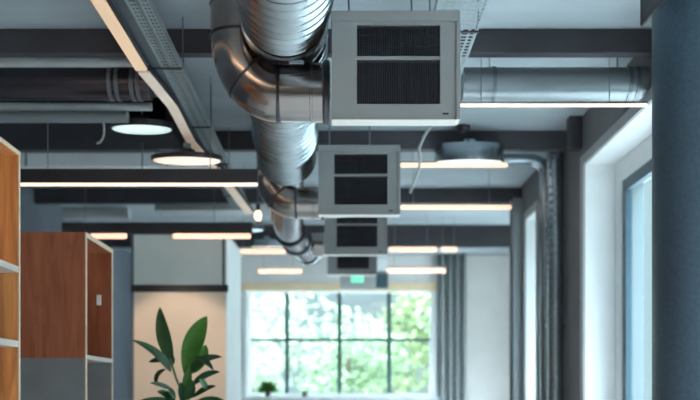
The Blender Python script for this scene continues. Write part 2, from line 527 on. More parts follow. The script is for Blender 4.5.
# ---------------------------------------------------------------- main ventilation duct
duct = thing('ventilation_duct', 'large silver ribbed ventilation duct with branch elbows along the ceiling', 'duct', (-0.3, 6.2, 3.2))
def axis(Y):
    return Vector((-0.286 - 0.050 * (Y - 5.0) - 0.012 * math.sin((Y - 5.0) * 1.07), Y, 1.915 + CAMZ))
R0 = 0.208
def ribbed(y0, y1, pitch, amp, R=R0):
    pts, rad = [], []
    n = int((y1 - y0) / (pitch / 14))
    for i in range(n + 1):
        Y = y0 + (y1 - y0) * i / n
        ph = ((Y - y0) / pitch) % 1.0
        pts.append(axis(Y))
        k = 1.0 + 0.35 * math.sin(Y * 7.3)
        rad.append(R + amp * k * math.exp(-((ph - 0.5) / 0.16) ** 2) - 0.25 * amp * math.exp(-((ph - 0.22) / 0.1) ** 2))
    return pts, rad
p_, r_ = ribbed(2.6 - 0.082 * 30, 4.93, 0.082, 0.021, 0.209)
T('ribbed_section', p_, r_, 'galv', duct, 64, None, False)
p_, r_ = ribbed(5.12, 7.86, 0.105, 0.028, 0.207)
T('ribbed_section', p_, r_, 'galv', duct, 64, None, False)
def band(y0, y1, R, m='galv', nm='collar'):
    return T(nm, [axis(y0), axis(y0 + 0.004), axis(y1 - 0.004), axis(y1)], [R - 0.012, R, R, R - 0.012], m, duct, 64, 30, False)
band(4.91, 4.975, 0.225)
band(4.975, 5.07, 0.209, 'seam')
band(5.07, 5.13, 0.220)
band(7.84, 7.90, 0.218)
# latch on the first collar
a = axis(4.942)
B('latch', (a.x + 0.02, a.x + 0.10, a.y - 0.016, a.y + 0.016, a.z - 0.236, a.z - 0.216), 'galv', duct, 0.004)
a = axis(4.25)
B('seam_clip', (a.x - 0.20, a.x - 0.185, a.y - 0.2, a.y + 0.2, a.z - 0.095, a.z - 0.075), 'smooth', duct, 0.003)
# smaller tail that drops behind the second unit
tail = [axis(7.88), axis(7.98), axis(8.15), (-0.455, 8.35, 1.84 + CAMZ), (-0.47, 8.6, 1.74 + CAMZ), (-0.48, 8.85, 1.62 + CAMZ), (-0.47, 9.15, 1.54 + CAMZ), (-0.42, 9.5, 1.51 + CAMZ), (-0.34, 9.8, 1.47 + CAMZ)]
T('reducer', tail[:3], [R0, 0.19, 0.15], 'smooth', duct, 48, 40, False)
T('tail_section', tail[2:], [0.145] * 4 + [0.135] * 3, 'tail', duct, 48, 50)
for i in (4, 6, 7):
    a, b = Vector(tail[i]), (Vector(tail[min(i + 1, 8)]) - Vector(tail[i - 1])).normalized()
    T('seam_ring', [a - b * 0.014, a + b * 0.014], 0.152, 'seam', duct, 40)


def elbow(Y, xv, hc, R, xend, rb=0.25, rz=0.25, ztop=None):
    """vertical drop at xv bending into a horizontal run towards +X"""
    zc_ = hc + CAMZ
    ztop = ztop or 2.27 + CAMZ
    pts = [(xv, Y, ztop), (xv, Y, zc_ + rz)]
    dr = T('branch_drop', pts, R, 'smooth', duct, 64, 40, False)
    arc = []
    # gored bend: 6 gores
    G = 12
    for i in range(G + 1):
        t = math.pi / 2 * i / G
        arc.append((xv + rb - rb * math.cos(t), Y, zc_ + rz - rz * math.sin(t)))
    el = T('branch_elbow', arc, R, 'smooth', duct, 64, 40, False)
    rn = T('branch_run', [(xv + rb, Y, zc_), (xend, Y, zc_)], R, 'smooth', duct, 64, 40)
    def ring(ow, c, d, w=0.010, k=0.006, m='seam'):
        c, d = Vector(c), Vector(d).normalized()
        T('seam_ring', [c - d * w, c - d * w * 0.6, c + d * w * 0.6, c + d * w], [R - 0.002, R + k, R + k, R - 0.002], m, ow, 64, 50, False)
    ring(dr, (xv, Y, zc_ + rz + 0.17), (0, 0, 1), 0.008, 0.006, 'smooth')
    ring(dr, (xv, Y, zc_ + rz), (0, 0, 1))
    t = math.pi / 4
    ring(el, (xv + rb - rb * math.cos(t), Y, zc_ + rz - rz * math.sin(t)), (math.sin(t), 0, -math.cos(t)))
    ring(rn, (xv + rb, Y, zc_), (1, 0, 0))
    ring(rn, (xend - 0.10, Y, zc_), (1, 0, 0), 0.008, 0.006, 'smooth')
    ring(rn, (xend - 0.022, Y, zc_), (1, 0, 0), 0.02, 0.014, 'seam')


elbow(5.14, X(239.5, 5.14), (395 - 93) * 5.14 / F, 0.152, -0.05, 0.21, 0.295)
elbow(8.06, X(272, 8.06), (395 - 203) * 8.06 / F, 0.13, -0.12, 0.2, 0.2)
zz_ = (395 - 203) * 8.06 / F + CAMZ
T('branch_run', [(-0.12, 8.06, zz_), (-0.02, 8.05, zz_), (0.05, 8.02, zz_), (0.08, 7.95, zz_), (0.08, 7.825, zz_)], 0.125, 'smooth', duct, 40)
T('branch_run', [(-0.33, 9.72, 1.50 + CAMZ), (-0.16, 9.72, 1.50 + CAMZ)], 0.12, 'smooth', duct, 40)
T('end_ring', [(-0.33, 9.84, 1.465 + CAMZ), (-0.31, 9.9, 1.46 + CAMZ), (-0.31, 9.93, 1.46 + CAMZ)], [0.145, 0.15, 0.14], 'galv', duct, 40)
# hanger straps up to the ceiling
for Y in (4.45, 5.9, 7.4):
    a = axis(Y)
    for q in (-0.226, 0.222):
        B('hanger_strap', (a.x + q, a.x + q + 0.004, Y - 0.012, Y + 0.012, a.z, CEIL - 0.002), 'rod', duct)

# ---------------------------------------------------------------- air units
UW, UH = 0.602, 0.51
def make_unit():
    """front centre-bottom at origin; front faces -Y"""
    r = thing('air_unit', 'x', 'air conditioner', (0, 0, 0), 'row of ceiling air units')
    hw = UW / 2
    gx0, gx1 = -hw + 0.118, hw - 0.090
    gz0, gzm0, gzm1, gz1 = 0.072, 0.072 + 0.211, 0.072 + 0.228, 0.072 + 0.375
    bm = bmesh.new()
    # front plate as a frame around two openings
    fr = [(-hw, gx0, 0, 0.03, 0.0, UH), (gx1, hw, 0, 0.03, 0.0, UH), (gx0, gx1, 0, 0.03, 0.0, gz0), (gx0, gx1, 0, 0.03, gz1, UH), (gx0, gx1, 0.004, 0.03, gzm0, gzm1)]
    for a in fr:
        box(bm, *a)
    bmesh.ops.remove_doubles(bm, verts=bm.verts[:], dist=1e-5)
    finish('front_frame', bm, 'unit', r)
    B('casing', [(-hw + 0.003, hw - 0.003, 0.03, 0.09, UH - 0.012, UH - 0.003), (-hw + 0.003, -hw + 0.012, 0.03, 0.09, 0.003, UH - 0.012), (hw - 0.012, hw - 0.003, 0.03, 0.09, 0.003, UH - 0.012),
                 (-hw + 0.012, hw - 0.012, 0.08, 0.09, 0.003, UH - 0.012), (-hw + 0.012, hw - 0.012, 0.03, 0.08, 0.003, 0.012)], 'unit', r)
    B('top_flange', (-hw - 0.004, hw + 0.004, -0.008, 0.09, UH - 0.048, UH + 0.002), 'unit', r, 0.003)['label'] = 'raised top band'
    B('side_flange', [(hw - 0.016, hw + 0.006, -0.008, 0.09, 0.0, UH - 0.05)], 'unit', r, 0.003)
    # underside lip with floor bounce painted in pale, chamfered at right
    bm = bmesh.new()
    prof = [(-hw, -0.002), (hw + 0.003, -0.002), (hw - 0.018, -0.006), (-hw, -0.006)]
    f = [bm.verts.new((x, -0.006, z)) for x, z in prof]
    b = [bm.verts.new((x, 0.09, z)) for x, z in prof]
    bm.faces.new(f); bm.faces.new(list(reversed(b)))
    for i in range(4):
        bm.faces.new((f[i], b[i], b[(i + 1) % 4], f[(i + 1) % 4]))
    finish('bottom_lip', bm, 'lip', r)['label'] = 'bottom lip, pale with painted-in floor bounce'
    # latch mark near the lower right
    B('latch', (hw - 0.078, hw - 0.050, -0.003, 0.001, 0.022, 0.030), 'black', r)
    for (z0, z1) in ((gz0, gzm0), (gzm1, gz1)):
        g = B('grille_back', (gx0, gx1, 0.05, 0.055, z0, z1), 'black', r)
        bm = bmesh.new()
        n = 46
        for i in range(n):
            x = gx0 + (i + 0.5) * (gx1 - gx0) / n
            d = random.uniform(-0.002, 0.004)
            box(bm, x - 0.0016, x + 0.0016, 0.014 + d, 0.045, z0, z1)
        for q in (0.34, 0.68):
            zz = z0 + (z1 - z0) * q
            box(bm, gx0, gx1, 0.010, 0.013, zz - 0.001, zz + 0.001)
        finish('grille_fins', bm, 'fin', g)
    B('plenum', (-hw + 0.03, hw - 0.06, 0.091, 0.62, 0.155, UH - 0.03), 'smooth', r, 0.004)['label'] = 'steel box behind the unit'
    return r


unit0 = make_unit()
def zb(py, Y): return Z(py, Y)
us = [(X(395.5, 4.6), 4.6, Z(119.3, 4.6), 'nearest grey-white air unit with two dark grilles, sharp and largest, beside the big elbow'),
      (X(359, 7.2), 7.2, Z(214.3, 7.2), 'second air unit with two dark grilles, just behind and below the largest'),
      (X(355.5, 9.4), 9.4, Z(254.3, 9.4), 'third air unit, blurred, its upper part hidden by the second'),
      (X(352, 11.9), 11.9, Z(274.5, 11.9), 'farthest small air unit directly above the green exit light')]
for i, (x, y, z, lb) in enumerate(us):
    o = unit0 if i == 0 else copy_tree(unit0)
    o.location = (x, y, z)
    o['label'] = lb
    top = z + UH
for i, (x, y, z, lb) in enumerate(us):
    rt = [c for c in COL.objects if c.get('label') == lb][0]
    for s in (-0.22, 0.08):
        q = x + s + (0.0)
        T('hanger_rod', [(q, y + 0.05, z + UH), (q, y + 0.05, CEIL - 0.002)], 0.005, 'rod', rt, 10)

# ---------------------------------------------------------------- cable trays
def tray(name, label, xa0, xa1, y0, y1, zb_, side=0.05, m='tray', dx=0.0, rows=4, spacing=0.07):
    r = thing(name, label, 'cable tray', ((xa0 + xa1) / 2, (y0 + y1) / 2, zb_))
    bm = bmesh.new()
    W = xa1 - xa0
    # longitudinal webs and cross webs leave rows of slots
    sw = W / rows
    for i in range(rows + 1):
        x = xa0 + i * sw
        hw = 0.006 if 0 < i < rows else 0.010
        box(bm, max(xa0, x - hw), min(xa1, x + hw), y0, y1, zb_, zb_ + 0.003)
    y = y0
    while y < y1:
        box(bm, xa0, xa1, y, min(y1, y + spacing * 0.4), zb_ + 0.0005, zb_ + 0.0025)
        y += spacing
    finish('perforated_base', bm, m, r)
    B('side_rail', (xa0 - 0.003, xa0, y0, y1, zb_, zb_ + side), m, r)
    B('side_rail', (xa1, xa1 + 0.003, y0, y1, zb_, zb_ + side), m, r)
    yy = y0 + 0.6
    while yy < y1:
        T('hanger_rod', [(xa0 - 0.006, yy, zb_ + 0.01), (xa0 - 0.006, yy, CEIL - 0.002)], 0.004, 'rod', r, 8)
        T('hanger_rod', [(xa1 + 0.006, yy, zb_ + 0.01), (xa1 + 0.006, yy, CEIL - 0.002)], 0.004, 'rod', r, 8)
        B('coupling', (xa0 - 0.012, xa1 + 0.012, yy - 0.012, yy + 0.012, zb_ - 0.006, zb_ - 0.0005), 'dark', r)
        yy += 1.15
    return r


r = thing('cable_trunking', 'long dark double-channel cable trunking beside the peach light strip', 'cable tray', (-1.06, 7.5, 2.0 + CAMZ))
zb_ = 2.0 + CAMZ
B('trunking_body', (-1.15, -1.09, 3.6, 10.3, zb_ - 0.01, zb_ + 0.06), 'tray', r)
for (xa, xb_) in ((-1.082, -1.035), (-1.02, -0.972)):
    bm = bmesh.new()
    n = 0
    box(bm, xa, xa + 0.008, 3.6, 10.3, zb_, zb_ + 0.003)
    box(bm, xb_ - 0.008, xb_, 3.6, 10.3, zb_, zb_ + 0.003)
    box(bm, (xa + xb_) / 2 - 0.003, (xa + xb_) / 2 + 0.003, 3.6, 10.3, zb_, zb_ + 0.003)
    y = 3.6
    while y < 10.28:
        box(bm, xa, xb_, y, y + 0.022, zb_ + 0.0005, zb_ + 0.0025)
        y += 0.05
    finish('perforated_channel', bm, 'tray_l', r)
    B('channel_lid', (xa, xb_, 3.6, 10.3, zb_ + 0.035, zb_ + 0.04), 'tray', r)
    B('channel_side', [(xa - 0.003, xa, 3.6, 10.3, zb_ - 0.012, zb_ + 0.04), (xb_, xb_ + 0.003, 3.6, 10.3, zb_ - 0.012, zb_ + 0.04)], 'tray_l', r)
for y in (4.6, 5.9, 7.2, 8.35, 9.7):
    B('coupling', (-1.155, -0.962, y, y + 0.02, zb_ - 0.02, zb_ - 0.012), 'dark', r)
    T('hanger_rod', [(-1.16, y + 0.01, zb_ - 0.016), (-1.16, y + 0.01, CEIL - 0.002)], 0.004, 'rod', r, 8)
    T('hanger_rod', [(-0.955, y + 0.01, zb_ - 0.016), (-0.955, y + 0.01, CEIL - 0.002)], 0.004, 'rod', r, 8)

tray('cable_tray', 'pale perforated cable tray passing above and right of the nearest air unit', 0.50, 0.755, 3.6, 6.9, 2.0 + CAMZ, 0.045, 'tray_l', rows=6, spacing=0.05)

# peach light strip beside the trunking
def strip(pts, wdt, m, label, hz):
    r = thing('light_strip', label, 'light', (pts[0][0], pts[0][1], hz), 'peach light strip sections')
    bm = bmesh.new(); bh = bmesh.new()
    for (bb, zt0, zt1, ww) in ((bm, hz, hz + 0.012, wdt), (bh, hz + 0.012, hz + 0.05, wdt + 0.008)):
        pv = None
        for x, y in pts:
            q = [bb.verts.new((x - ww / 2, y, zt0)), bb.verts.new((x + ww / 2, y, zt0)), bb.verts.new((x + ww / 2, y, zt1)), bb.verts.new((x - ww / 2, y, zt1))]
            if pv:
                for k in range(4):
                    bb.faces.new((pv[k], q[k], q[(k + 1) % 4], pv[(k + 1) % 4]))
            else:
                bb.faces.new(q)
            pv = q
        bb.faces.new(list(reversed(pv)))
    finish('diffuser', bm, m, r)
    finish('housing', bh, 'dark', r)
    for x, y in (pts[0], pts[-1]):
        yy = y + (0.06 if y == pts[0][1] else -0.06)
        T('hanger_rod', [(x, yy, hz + 0.05), (x, yy, CEIL - 0.002 if y < 5 else hz + 0.058)], 0.003, 'rod', r, 8)
    return r


hz = 1.92 + CAMZ
strip([(-1.182, 3.7), (-1.18, 4.72), (-1.176, 5.76)], 0.068, 'strip', 'brightest nearest section of the peach light strip, top edge of the photo', hz)
strip([(-1.172, 5.80), (-1.12, 6.5), (-1.135, 7.40), (-1.07, 8.22)], 0.066, 'strip_dim', 'dimmer wavy middle section of the peach light strip', hz)
strip([(-1.06, 8.26), (-1.0, 9.5), (-0.962, 10.3)], 0.085, 'strip_dim', 'farthest section of the peach strip, below the long left light bar', hz)

# ---------------------------------------------------------------- linear light bars
def bar(label, pxa, pxb, py, Y, th=4.0, m='led', housing=None, hpx=3.0, grp='crosswise linear light bars', difs=None, name='linear_light'):
    z = Z(py, Y)
    xa, xb_ = X(pxa, Y), X(pxb, Y)
    t = th * Y / F / 2
    hh = hpx * Y / F
    r = thing(name, label, 'light', ((xa + xb_) / 2, Y, z), grp)
    for (da, db) in (difs or [(pxa, pxb)]):
        bm = bmesh.new()
        box(bm, X(da, Y) + 0.004, X(db, Y) - 0.004, Y, Y + 0.022, z - t, z + t, bev=min(t * 0.6, 0.012))
        finish('diffuser', bm, m, r, smooth=False)
    B('housing', (xa, xb_, Y - 0.005, Y + 0.06, z + t, z + t + hh), 'dark' if hpx > 5 else 'lampbody', r, 0.003)
    for q in (0.12, 0.80):
        x = xa + (xb_ - xa) * q
        T('hanger_rod', [(x, Y + 0.025, z + t + hh), (x, Y + 0.025, CEIL - 0.002)], 0.003, 'rod', r, 8)
    return r


bar('long bright light bar under a dark housing, spanning from the near bookcase to the duct', 18, 258, 184.3, 7.0, 2.8, 'led_hot', hpx=14)
bar('bright light bar at right, ending at the dark round column', 459, 648, 105, 6.195, 2.2, 'led_hot', hpx=2.4)
bar('light bar crossing under the grey drum lamp, right of the second air unit', 400, 508, 165, 8.95, 4.2, 'led', hpx=1.5)
bar('light bar right of the second air unit, below the drum lamp', 400, 512, 207.2, 9.9, 4.0, 'led', hpx=1.5)
bar('dark bar with two separate glowing segments in front of the grey panel', 62, 252, 236, 9.6, 5.0, 'led', hpx=11, difs=[(90, 127), (172, 251)])
bar('short light bar left of the duct, under the far disc lamp', 237, 286, 251.5, 12.5, 4.6, 'led', hpx=1)
bar('short light bar just above the gridded window, left half', 258, 302, 271, 14.6, 4.6, 'led', hpx=1)
bar('short light bar right of the third air unit', 389, 437, 249.5, 12.4, 4.6, 'led', hpx=1)
bar('shortest light bar, above the pleated curtain', 441, 457.5, 249.5, 12.4, 4.6, 'led', hpx=1)
bar('light bar above the gridded window, left of the curtain top', 387, 446, 270.5, 14.6, 4.8, 'led', hpx=1)

for (xa, xb_, Y, lb) in ((-2.6, -0.7, 3.0, 'added fill light bar, unseen, over the near end of the nearest bookcase'), (-2.6, -0.7, 0.6, 'added fill light bar, unseen, overhead left beside the camera'), (0.6, 1.9, 1.8, 'added fill light bar, unseen, overhead right by the near side window')):  # unseen bars added for warm metal highlights and light on the bookcase
    r = thing('linear_light', lb, 'light', ((xa + xb_) / 2, Y, 3.2), 'added fill light bars above the near room')
    B('diffuser', (xa, xb_, Y, Y + 0.09, 3.2, 3.23), 'led_fill', r, 0.01)
    B('housing', (xa, xb_, Y - 0.005, Y + 0.095, 3.23, 3.28), 'dark', r, 0.003)
    for x in (xa + 0.2, xb_ - 0.2):
        T('hanger_rod', [(x, Y + 0.045, 3.28), (x, Y + 0.045, CEIL - 0.002)], 0.003, 'rod', r, 8)

# ---------------------------------------------------------------- disc lamps
def disc_lamp(label, px, py, Y, dia, hgt, body, face, tilt=7, ztop=None):
    x, z = X(px, Y), Z(py, Y)
    R = dia / 2
    r = thing('pendant_lamp', label, 'lamp', (x, Y, z), 'round pendant lamps')
    c = Vector((x, Y, z))
    prof = [(R * 0.96, 0), (R, 0.004), (R, hgt * 0.8), (R * 0.96, hgt), (R * 0.25, hgt + 0.01), (R * 0.22, hgt + 0.045), (0.001, hgt + 0.045)]
    T('lamp_body', [c + Vector((0, 0, h)) for _, h in prof], [q for q, _ in prof], body, r, 64, 40, False)
    T('lamp_diffuser', [c + Vector((0, 0, -0.008)), c + Vector((0, 0, -0.002)), c + Vector((0, 0, 0.003))], [R * 0.86, R * 0.93, R * 0.93], face, r, 64, 40)
    for ch in r.children:
        ch.rotation_euler = (math.radians(tilt), 0, 0)
    T('suspension_rod', [c + Vector((0, 0, hgt + 0.035)), (x, Y, (ztop or CEIL) - 0.03)], 0.006, 'rod', r, 10)
    T('ceiling_rose', [(x, Y, (ztop or CEIL) - 0.03), (x, Y, (ztop or CEIL) - 0.002)], 0.03 if ztop else 0.05, 'rod', r, 24)
    return r


disc_lamp('round pendant with dark rim and cool white disc, high on the left', 142, 129.5, 7.2, 0.46, 0.05, 'dark', 'cool')
disc_lamp('round pendant with warm disc, half hidden behind the long left light bar', 187, 161, 7.42, 0.54, 0.04, 'dark', 'warm', 7, hz)
disc_lamp('grey metal drum pendant with warm underside, right of the air units', 469, 162.5, 8.5, 0.60, 0.15, 'lampbody', 'warm', 9)
disc_lamp('small far round pendant, left of the duct end', 267, 247, 13.2, 0.46, 0.10, 'lampbody', 'warm')

o = B('junction_box', (1.99 - 0.1, 1.995, 8.0, 8.12, Z(148, 8.0), CEIL - 0.002), 'beam', None, 0.004)
tag(o, 'dark box under the ceiling, above the corner of the tall side window', 'box')
Y = 8.2
sx_, sz_ = -1.66, Z(181, Y)
r = thing('fill_spot', 'added black fill lamp hidden behind the long left light bar, warming the beige panel', 'lamp', (sx_, Y, sz_))  # unseen lamp added to warm the beige panel
aim = (Vector((-1.66, 10.0, 1.62)) - Vector((sx_, Y, sz_))).normalized()
c = Vector((sx_, Y, sz_))
T('lamp_can', [c - aim * 0.10, c - aim * 0.02, c], [0.03, 0.038, 0.038], 'dark', r, 24)
T('suspension_rod', [c - aim * 0.05, (sx_, (c - aim * 0.05).y, CEIL - 0.002)], 0.006, 'rod', r, 8)
ld = bpy.data.lights.new('spot_beam', 'SPOT')
ld.energy = 100; ld.color = (1.0, 0.80, 0.62); ld.spot_size = math.radians(42); ld.spot_blend = 0.5; ld.shadow_soft_size = 0.03
lo = bpy.data.objects.new('spot_beam', ld); COL.objects.link(lo)
lo.parent = r; lo.location = aim * 0.04
lo.rotation_euler = aim.to_track_quat('-Z', 'Y').to_euler()
# small bare spot beside the tray end
Y = 10.0
r = thing('spot_lamp', 'tiny glowing spot lamp where the peach strip ends, left of the elbows', 'lamp', (X(258, Y), Y, Z(216, Y)))
c = Vector((X(258, Y), Y, Z(216, Y)))
T('bulb', [c + Vector((0, 0, h)) for h in (-0.055, -0.045, -0.015, 0.02, 0.05, 0.055)], [0.004, 0.022, 0.036, 0.036, 0.02, 0.004], 'bulb', r, 20)
T('socket', [c + Vector((0, 0, 0.05)), c + Vector((0, 0, 0.12))], 0.022, 'dark', r, 16)
T('suspension_rod', [c + Vector((0, 0, 0.12)), (c.x, Y, CEIL - 0.002)], 0.004, 'rod', r, 8)
T('lower_ring', [c + Vector((-0.03, 0, -0.15)), c + Vector((-0.03, 0, -0.09))], [0.085, 0.085], 'lampbody', r, 24)
T('ring_stem', [c + Vector((-0.0, 0, -0.09)), c + Vector((0, 0, -0.05))], 0.012, 'dark', r, 10)

# ---------------------------------------------------------------- crosswise ducts and pipes
def cross_pipe(name, label, cat, xa, xb_, Y, z, R, m, rings=(), grp=None, hang=True):
    r = thing(name, label, cat, ((xa + xb_) / 2, Y, z), grp)
    T('tube', [(xa, Y, z), (xb_, Y, z)], R, m, r, 48)
    for q in rings:
        T('joint_band', [(q - 0.012, Y, z), (q + 0.012, Y, z)], R + 0.006, 'rod', r, 48)
    if hang:
        for t in (0.15, 0.85):
            x = xa + (xb_ - xa) * t
            T('hanger_rod', [(x, Y, z + R - 0.004), (x, Y, CEIL - 0.002)], 0.004, 'rod', r, 8)
    return r


Y = 6.37
cross_pipe('round_duct', 'blue-grey round duct running to the round column, above the right light bar', 'duct', 0.80, XR - 0.004, Y, Z(84.5, Y), 16.5 * Y / F, 'duct_r', (1.0, 1.88, 1.93))
Y = 6.62
cross_pipe('round_duct', 'dark round duct at left with strap bands, ending beside the trunking', 'duct', XL + 0.004, X(151, Y), Y, Z(84, Y), 16 * Y / F, 'duct_l', (X(112, Y), X(119, Y), X(134, Y), X(140, Y), -2.6))
cross_pipe('pipe', 'pale thin pipe just below the dark round duct at left', 'pipe', XL + 0.004, X(152, 6.88), 6.88, Z(107, 6.88), 4 * 6.88 / F, 'pale')
cross_pipe('pipe', 'dull grey thin pipe above the cool white disc lamp', 'pipe', XL + 0.004, -1.5, 6.88, Z(117, 6.88), 5.8 * 6.88 / F, 'duct_r', (), None, False)
cross_pipe('pipe', 'grey pipe high on the left, partly above the peach light strip', 'pipe', XL + 0.004, -1.25, 6.36, Z(61.5, 6.36), 5.5 * 6.36 / F, 'pale')
cross_pipe('round_duct', 'pale round duct below the long left light bar', 'duct', XL + 0.004, X(130, 12.0), 12.0, Z(212, 12.0), 0.09, 'pale')
Y = 8.95
r = thing('rectangular_duct', 'flat pale duct above the long left light bar', 'duct', (-2.2, Y, Z(160, Y)))
B('duct_body', (XL + 0.004, X(226, Y), Y, Y + 0.3, Z(166.5, Y), Z(153, Y)), 'white', r, 0.006)
for q in (-2.9, -1.6):
    B('hanger_strap', (q, q + 0.02, Y - 0.003, Y - 0.001, Z(166, Y), CEIL - 0.002), 'rod', r)
Y = 11.1
r = thing('rectangular_duct', 'short grey box duct below the left light bar, above the grey partition panel', 'duct', (-1.5, Y, Z(203, Y)))
B('duct_body', (X(157, Y), X(248, Y), Y, Y + 0.35, Z(210, Y), Z(196.5, Y)), 'pale', r, 0.006)
B('end_flange', (X(157, Y) - 0.02, X(157, Y), Y - 0.01, Y + 0.36, Z(211, Y), Z(196, Y)), 'duct_r', r)
Y = 13.9
r = thing('rectangular_duct', 'wide low grey duct behind the short box duct at left', 'duct', (-2, Y, Z(218, Y)))
B('duct_body', (XL + 0.004, X(252, Y), Y, Y + 0.4, Z(245, Y), Z(236, Y)), 'duct_r', r, 0.006)

# vertical pipes with top bends by the right wall
def bent_pipe(label, x, Y, R, ztop, xend, m, ribs=False):
    r = thing('riser_pipe', label, 'pipe', (x, Y, 0), 'riser pipes between the side windows')
    rb = R + 0.09
    pts = [(x, Y, 0.002)]
    rad = [R]
    z = 0.03
    while z < ztop - rb:
        pts.append((x, Y, z))
        rad.append(R * (1.0 + (0.03 * math.sin(z * 90) if ribs else 0)))
        z += 0.02 if ribs else 0.2
    if xend is None:
        pts.append((x, Y, ztop)); rad.append(R)
    for i in range(0, 11 if xend is not None else 0):
        t = math.pi / 2 * i / 10
        pts.append((x - rb + rb * math.cos(t), Y, ztop - rb + rb * math.sin(t)))
        rad.append(R)
    if xend is not None:
        pts.append((xend, Y, ztop)); rad.append(R)
    T('tube', pts, rad, m, r, 28, 60)
    for z in (0.9, 1.9, 2.8):
        B('wall_clip', (x - R - 0.01, XR - 0.001, Y - 0.012, Y + 0.012, z, z + 0.03), 'rod', r)
    return r


bent_pipe('thinner smooth riser pipe, farther of the two beside the narrow window', 1.925, 9.1, 0.058, Z(160, 9.1), 0.9, 'lampbody')
bent_pipe('thicker silver ribbed riser pipe, nearer of the two between the windows', 1.912, 8.64, 0.072, CEIL - 0.002, None, 'lampbody', True)

# loose conduit behind the nearest unit and small hook on left
Y = 7.5
pts = [(431, 126), (424, 136), (419.5, 147), (421, 158), (419.5, 168), (415, 179), (411, 190)]
o = T('conduit', [(X(432, Y), Y, CEIL - 0.001), (X(433, Y), Y, Z(118, Y))] + [(X(a, Y) , Y + 0.02 * i, Z(b, Y)) for i, (a, b) in enumerate(pts)], 0.011, 'cable', None, 12)
tag(o, 'pale bent conduit dangling right of the second air unit', 'cable')
Y = 6.9
pts = [(97, 113), (98.5, 121), (98.5, 128), (97, 133), (94, 137), (91, 137.5)]
o = T('cable_hook', [(X(a, Y), Y + 0.16, Z(b, Y)) for a, b in pts], 0.008, 'cable', None, 10)
tag(o, 'thin white cable end hooked below the pipes, left of the cool disc lamp', 'cable')
Y = 7.0
r = thing('smoke_detector', 'small dark round detector under the ceiling above the drum lamp', 'detector', (X(463, 8.3), 8.3, CEIL))
c = Vector((X(463, 8.3), 8.3, CEIL - 0.002))
T('detector_base', [c, c - Vector((0, 0, 0.02))], 0.06, 'dark', r, 24)
T('detector_head', [c - Vector((0, 0, 0.02)), c - Vector((0, 0, 0.05))], [0.05, 0.035], 'dark', r, 24)

# ---------------------------------------------------------------- exit sign and boxes at far wall
Y = 15.2
r = thing('exit_sign', 'small glowing green exit light in a grey housing above the gridded window', 'sign', (X(357, Y), Y, Z(290, Y)))
B('sign_housing', (X(340, Y), X(376, Y), Y + 0.03, Y + 0.12, Z(289, Y), Z(273, Y)), 'casing', r, 0.008)
B('lit_panel', (X(351, Y), X(363.5, Y), Y + 0.01, Y + 0.03, Z(282.5, Y), Z(274.5, Y)), 'green', r, 0.008)
T('hanger_rod', [(X(345, Y), Y + 0.07, Z(273, Y)), (X(345, Y), Y + 0.07, CEIL - 0.002)], 0.006, 'rod', r, 8)
T('hanger_rod', [(X(371, Y), Y + 0.07, Z(273, Y)), (X(371, Y), Y + 0.07, CEIL - 0.002)], 0.006, 'rod', r, 8)
Y = 15.88
o = B('junction_box', (X(376, Y), X(388, Y), Y, YF - 0.002, Z(288, Y), Z(273, Y)), 'bluemetal', None, 0.006)
tag(o, 'dark wall box right of the green exit light', 'box')
o = B('junction_box', (X(373, Y), X(387, Y), Y, YF - 0.002, Z(271, Y), Z(258, Y)), 'white', None, 0.006)
tag(o, 'pale wall box above the dark wall box', 'box')

# ---------------------------------------------------------------- plants
def leaf(bm, base, tip, wid, bend=(0, 0, 0), face=(0, -1, 0), fold=0.15, n=12, tipp=1.0, wpos=0.5):
    base, tip, bend, face = Vector(base), Vector(tip), Vector(bend), Vector(face).normalized()
    mid = (base + tip) / 2 + bend
    rows = []
    for i in range(n + 1):
        t = i / n
        p = base * (1 - t) ** 2 + mid * 2 * t * (1 - t) + tip * t ** 2
        d = ((mid - base) * 2 * (1 - t) + (tip - mid) * 2 * t).normalized()
        s = d.cross(face).normalized()
        nrm = s.cross(d)
        if nrm.dot(face) < 0:
            nrm = -nrm
        tt = t ** (math.log(0.5) / math.log(wpos))
        ww = wid / 2 * max(0.0, math.sin(math.pi * min(1, tt))) ** 0.75 + 0.0012
        row = []
        for k in (-1, -0.5, 0, 0.5, 1):
            row.append(bm.verts.new(p + s * ww * k + nrm * (abs(k) * ww * fold * 1.0)))
        rows.append(row)
    for a, b in zip(rows, rows[1:]):
        for k in range(4):
            bm.faces.new((a[k], a[k + 1], b[k + 1], b[k]))


PYp = 6.5
root = thing('potted_plant', 'tall potted leafy plant with broad glossy upright leaves before the beige panel', 'plant', (X(184, PYp), PYp, 0))
def pl(px, py, dy=0.0): return Vector((X(px, PYp + dy), PYp + dy, Z(py, PYp + dy)))
pxc = X(184, PYp)
T('pot', [(pxc, PYp, z) for z in (0.001, 0.02, 0.40, 0.42, 0.42, 0.38)], [0.13, 0.14, 0.18, 0.185, 0.165, 0.16], 'pot', root, 40)
T('soil', [(pxc, PYp, 0.385), (pxc, PYp, 0.395)], 0.158, 'soil', root, 32)
T('stem', [(pxc, PYp, 0.39), (pxc + 0.01, PYp, 0.8), (pxc - 0.01, PYp, 1.15), pl(185, 392), pl(187, 374)], [0.018, 0.016, 0.015, 0.013, 0.008], 'stem', root, 12)
T('stem', [(pxc - 0.03, PYp + 0.02, 0.39), (pxc - 0.05, PYp, 0.9), pl(182, 392), pl(176, 378), pl(170, 358)], [0.012, 0.012, 0.010, 0.008, 0.006], 'stem', root, 10)
